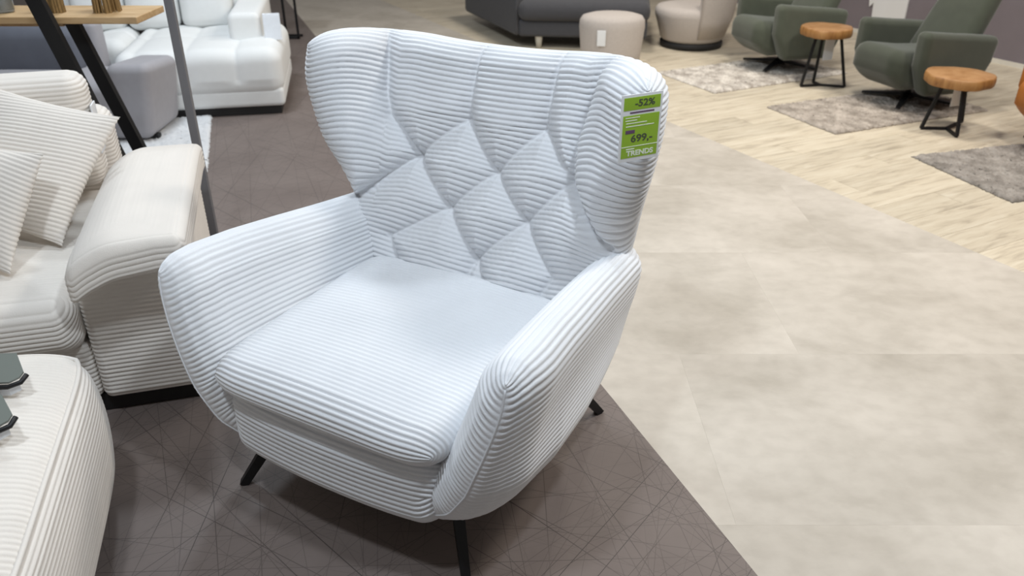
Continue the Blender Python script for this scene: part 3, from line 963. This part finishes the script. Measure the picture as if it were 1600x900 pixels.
# white rug in front of it
def rug(name, corner, dx, dy, mat, label, group=None, z=.014, n=110, amp=.005):
    c, dx, dy = np.array(corner), np.array(dx), np.array(dy)
    lx, ly = np.linalg.norm(dx), np.linalg.norm(dy)
    nx, ny = max(8, int(n * lx / max(lx, ly))), max(8, int(n * ly / max(lx, ly)))
    a = np.linspace(0, 1, nx); b = np.linspace(0, 1, ny)
    A, B = np.meshgrid(a, b, indexing='ij')
    jx = RNG.normal(0, .003, A.shape); jy = RNG.normal(0, .003, A.shape)
    X = dx[0] * A + dy[0] * B + jx; Y = dx[1] * A + dy[1] * B + jy
    Z = z + RNG.uniform(-amp, amp, A.shape)
    edge = np.minimum(np.minimum(A, 1 - A) * lx, np.minimum(B, 1 - B) * ly)
    Z = Z * np.clip(edge / .012, .25, 1)
    top = np.stack([X, Y, Z], -1)
    bot = top.copy(); bot[..., 2] = .001
    ix = np.arange(nx * ny).reshape(nx, ny)
    q = np.stack([ix[:-1, :-1], ix[1:, :-1], ix[1:, 1:], ix[:-1, 1:]], -1).reshape(-1, 4)
    if dx[0] * dy[1] - dx[1] * dy[0] < 0: q = q[:, ::-1]
    off = nx * ny
    F = [q, q[:, ::-1] + off]
    ring = np.concatenate([ix[:, 0], ix[-1, 1:], ix[-2::-1, -1], ix[0, -2:0:-1]])
    r2 = np.roll(ring, -1)
    F.append(np.stack([ring, ring + off, r2 + off, r2], -1))
    o = quad_obj(name, np.concatenate([top.reshape(-1, 3), bot.reshape(-1, 3)]), np.concatenate(F), mat, None, smooth=True)
    o.location = (c[0], c[1], 0)
    tag(o, label, 'rug', group)
    return o
rug('white_rug', (-1.63, 4.06), (-.32, 1.04), (-.9, -.28), M['rug_white'], 'white flat rug on taupe floor beside the grey sofa arm')

# black side-table frame beside the white sofa
BF = empty('side_table_frame', (-2.02, 7.57, 0))
tag(BF, 'black metal box frame side table beyond the white sofa', 'side table')
for x, yv in ((-.052, 0), (.057, 0)):
    rbox('leg', (x - .0, yv, .25), (.02, .02, .50), .002, M['black'], BF, (1, 1, 1))
for yv in (0, .12):
    rbox('rail', (-.10, yv, .010), (.334, .02, .02), .002, M['black'], BF, (1, 1, 1))
rbox('top', (.0, .15, .51), (.36, .36, .02), .003, M['black'], BF, (1, 1, 1))

# ------------------------------------------------------------------ charcoal sofa at the top
DS = empty('charcoal_sofa', (0, 0, 0))
tag(DS, 'charcoal fabric corner sofa with pale foot at the far end', 'sofa')
def sofa_block(name, poly, z0, z1, mat, parent, bev=.04):
    o = prism(name, poly, z0, z1, mat, parent)
    b = o.modifiers.new('bevel', 'BEVEL'); b.width = bev; b.segments = 4
    o.data.polygons.foreach_set('use_smooth', [True] * len(o.data.polygons))
    return o
sofa_block('end_panel', [(.035, 7.14), (.30, 7.60), (.05, 8.7), (-.48, 8.42)], .10, .56, M['dark_fab'], DS)
sofa_block('chaise_base', [(.055, 7.16), (1.15, 7.02), (1.32, 8.3), (.10, 8.4)], .10, .245, M['dark_fab'], DS, .03)
sofa_block('chaise_cushion', [(.05, 7.10), (1.16, 6.98), (1.34, 8.3), (.10, 8.4)], .235, .40, M['dark_fab'], DS, .07)
ft = lathe('foot', [(.022, 0), (.034, .10), (.034, .11)], M['foot_white'], DS, 16); ft.location = (.235, 7.20, 0)
ft = lathe('foot', [(.022, 0), (.034, .10), (.034, .11)], M['foot_white'], DS, 16); ft.location = (1.05, 7.14, 0)

# ------------------------------------------------------------------ beige pouf and barrel chair
PF = empty('beige_pouf', (.785, 6.50, 0))
tag(PF, 'beige boucle pouf with white tag behind the armchair', 'pouf')
lathe('body', [(.001, .012), (.19, .012), (.218, .03), (.228, .12), (.245, .31), (.242, .36), (.222, .39), (.17, .405), (.001, .410)], M['beige_fab'], PF, 48, 1.05, .85)
rbox('paper_tag', (-.10, -.200, .255), (.065, .004, .12), .001, M['card'], PF, (1, 1, 1), rot=(R(6), 0, R(-8)))

BC = empty('barrel_chair', (1.59, 7.30, 0))
tag(BC, 'beige boucle swivel barrel chair on round black base', 'armchair')
lathe('base_ring', [(.22, 0), (.27, .004), (.275, .045), (.25, .06), (.20, .06)], M['plinth'], BC, 40)
lathe('seat_body', [(.001, .055), (.25, .055), (.275, .08), (.31, .20), (.335, .27), (.335, .31), (.315, .338), (.25, .35), (.001, .355)], M['beige_fab'], BC, 56)
def back_shell():
    V, F = [], []
    na, prof = 40, [(.285, .10), (.335, .25), (.375, .50), (.385, .72), (.37, .76), (.33, .765), (.295, .74), (.28, .5), (.27, .32), (.22, .12)]
    for i in range(na + 1):
        a = R(-92) + R(190) * i / na
        e = min(1, math.sin(math.pi * i / na) * 2.2 + .12)
        for r_, z_ in prof:
            zz = z_ if z_ < .42 else .42 + (z_ - .42) * (.35 + .65 * e)
            V.append((r_ * math.cos(a), r_ * math.sin(a), zz))
    m = len(prof)
    for i in range(na):
        for k in range(m):
            F.append((i * m + k, (i + 1) * m + k, (i + 1) * m + (k + 1) % m, i * m + (k + 1) % m))
    F.append(tuple(range(m))[::-1]); F.append(tuple(range(na * m, na * m + m)))
    return poly_obj('backrest', V, F, M['beige_fab'], BC, True)
back_shell()

# ------------------------------------------------------------------ swivel recliners
def make_recliner(label, mat, loc, rz, group=None, cable=False):
    e = empty('swivel_recliner', loc, rz)
    e.scale = (.86, .86, .86)
    tag(e, label, 'armchair', group)
    st = lathe('column', [(.055, .02), (.050, .045), (.022, .06), (.022, .20), (.07, .215), (.07, .23)], M['black'], e, 24)
    for k in range(4):
        a = R(38 + 90 * k)
        V = []
        for r_, w_, z0, z1 in ((.03, .024, .03, .058), (.34, .016, .004, .018)):
            for sx in (-1, 1):
                for z_ in (z0, z1):
                    V.append((r_ * math.cos(a) - sx * w_ * math.sin(a), r_ * math.sin(a) + sx * w_ * math.cos(a), z_))
        poly_obj('base_arm', V, [(0, 1, 3, 2), (4, 6, 7, 5), (0, 4, 5, 1), (2, 3, 7, 6), (1, 5, 7, 3), (0, 2, 6, 4)], M['black'], e)
    # seat: rolled front that curls down and back
    def sdef(V, h):
        V = V.copy()
        v, w = V[:, 1] / h[1], V[:, 2] / h[2]
        V[:, 2] += .045 * np.clip(-v, 0, 1) * (w > 0) - .02 * np.clip(v, 0, 1)
        low = np.clip(-w, 0, 1)
        V[:, 1] += low * .13 * (v < 0) * np.clip(-v, 0, 1)
        V[:, 2] += .012 * (1 - (V[:, 0] / h[0]) ** 2) * (w > 0)
        return V
    rbox('seat', (0, -.075, .265), (.50, .70, .27), .095, mat, e, (8, 14, 8), sdef)
    rbox('seat_shell', (0, .05, .215), (.46, .48, .06), .025, mat, e, (2, 2, 2))
    def adef(V, h):
        V = V.copy()
        v, w = V[:, 1] / h[1], V[:, 2] / h[2]
        V[:, 1] += np.where(v < 0, 1, -1) * np.clip(-w, 0, 1) * .10 * np.abs(v) + np.clip(w, 0, 1) * .03 * (v > 0)
        V[:, 2] -= .035 * v * (w > 0)
        return V
    for sg in (-1, 1):
        rbox('arm', (sg * .315, .03, .340), (.135, .66, .44), .05, mat, e, (4, 10, 10), adef)
    def bdef(V, h):
        V = V.copy()
        u, w = V[:, 0] / h[0], V[:, 2] / h[2]
        V[:, 1] += .16 * w
        V[:, 0] *= 1 - .10 * w
        V[:, 1] -= .02 * (1 - u ** 2) * (V[:, 1] < 0)
        return V
    rbox('backrest', (0, .33, .63), (.52, .15, .66), .065, mat, e, (8, 5, 10), bdef)
    rbox('headrest', (0, .455, 1.0), (.44, .13, .20), .055, mat, e, (6, 4, 4))
    if cable:
        tube('cable', [(.05, -.12, .20), (.04, -.14, .12), (.0, -.15, .105), (-.05, -.13, .13), (-.07, -.1, .2)], .004, M['cable'], e, seg=6)
    return e
FACE = R(-169 + 90)
make_recliner('dark green swivel recliner between the two log tables, nearer of the pair', M['dark_green_fab'], (2.70, 5.43, .024), FACE + R(7), 'green swivel recliners')
make_recliner('olive green swivel recliner farther back beside the beige barrel chair', M['green_fab'], (2.12, 6.44, .024), FACE + R(4), 'green swivel recliners', True)
make_recliner('orange leather swivel recliner cut off by the right edge', M['orange_fab'], (3.235, 4.38, .024), FACE + R(-4))

# rugs under the recliners
def rrug(F_, ang, w, l, mat, label, z=.016):
    a = R(ang)
    dx = (math.cos(a) * l, math.sin(a) * l); dy = (-math.sin(a) * w, math.cos(a) * w)
    rug('shag_rug', F_, dx, dy, mat, label, 'rugs under the recliners', z, 150, .007)
rrug((1.44, 5.65), 27, .68, 1.30, M['rug_cream'], 'cream mottled shag rug under the farther green recliner')
rrug((1.96, 4.71), 23, .64, 1.30, M['rug_beige'], 'beige shag rug under the nearer green recliner')
rrug((2.44, 3.63), 16, .70, 1.30, M['rug_grey'], 'grey shag rug at the right edge under the orange recliner')

# ------------------------------------------------------------------ tree-slice side tables
def log_table(center, hgt, r, feet, label, seed):
    e = empty('log_table', (center[0], center[1], 0))
    tag(e, label, 'side table', 'tree slice side tables')
    rr = random.Random(seed)
    ph = [rr.uniform(0, 6.28) for _ in range(4)]
    notch = rr.uniform(3.6, 4.4)
    def wob(a):
        d = (a - notch + math.pi) % (2 * math.pi) - math.pi
        return 1 + .03 * math.sin(3 * a + ph[0]) + .022 * math.sin(5 * a + ph[1]) + .012 * math.sin(9 * a + ph[2]) - .07 * math.exp(-(d / .09) ** 2)
    th = .058
    lathe('log_slice', [(r * .955, hgt - th), (r * .985, hgt - th + .006), (r, hgt - th / 2), (r * .985, hgt - .006), (r * .965, hgt - .0005)], M['slice'], e, 72, 1, 1, wob)
    lathe('cut_face', [(r * .963, hgt - .001), (r * .95, hgt + .0008), (r * .5, hgt + .001)], M['slice_top'], e, 72, 1, 1, wob)
    c = (sum(f[0] for f in feet) / 3 - center[0], sum(f[1] for f in feet) / 3 - center[1])
    fl = [(f[0] - center[0], f[1] - center[1]) for f in feet]
    for f in fl:
        t = (f[0] * .55, f[1] * .55)
        tube('leg', [(t[0], t[1], hgt - th), (f[0], f[1], .008)], 1, M['black'], e, flat=(.017, .017))
        tube('floor_bar', [(f[0], f[1], .009), (c[0], c[1], .009)], 1, M['black'], e, flat=(.016, .016))
    return e
log_table((2.69, 4.83), .34, .195, ((2.53, 4.82), (2.67, 4.655), (2.85, 4.96)), 'tree slice side table with black legs in front of nearer recliner', 3)
log_table((2.24, 5.88), .42, .178, ((2.11, 5.84), (2.42, 5.82), (2.24, 5.96)), 'tree slice side table with black legs between the green recliners', 8)
def hang_tag(loc, rz, label):
    o = rbox('info_tag', (0, 0, 0), (.085, .003, .15), .001, M['card'], None, (1, 1, 1))
    o.location = loc; o.rotation_euler = (0, 0, rz)
    tag(o, label, 'tag', 'paper tags on the tables')
hang_tag((2.30, 5.93, .25), R(20), 'white paper tag hanging under the table between the green recliners')
hang_tag((2.765, 4.93, .19), R(20), 'white paper tag hanging under the table before the nearer recliner')
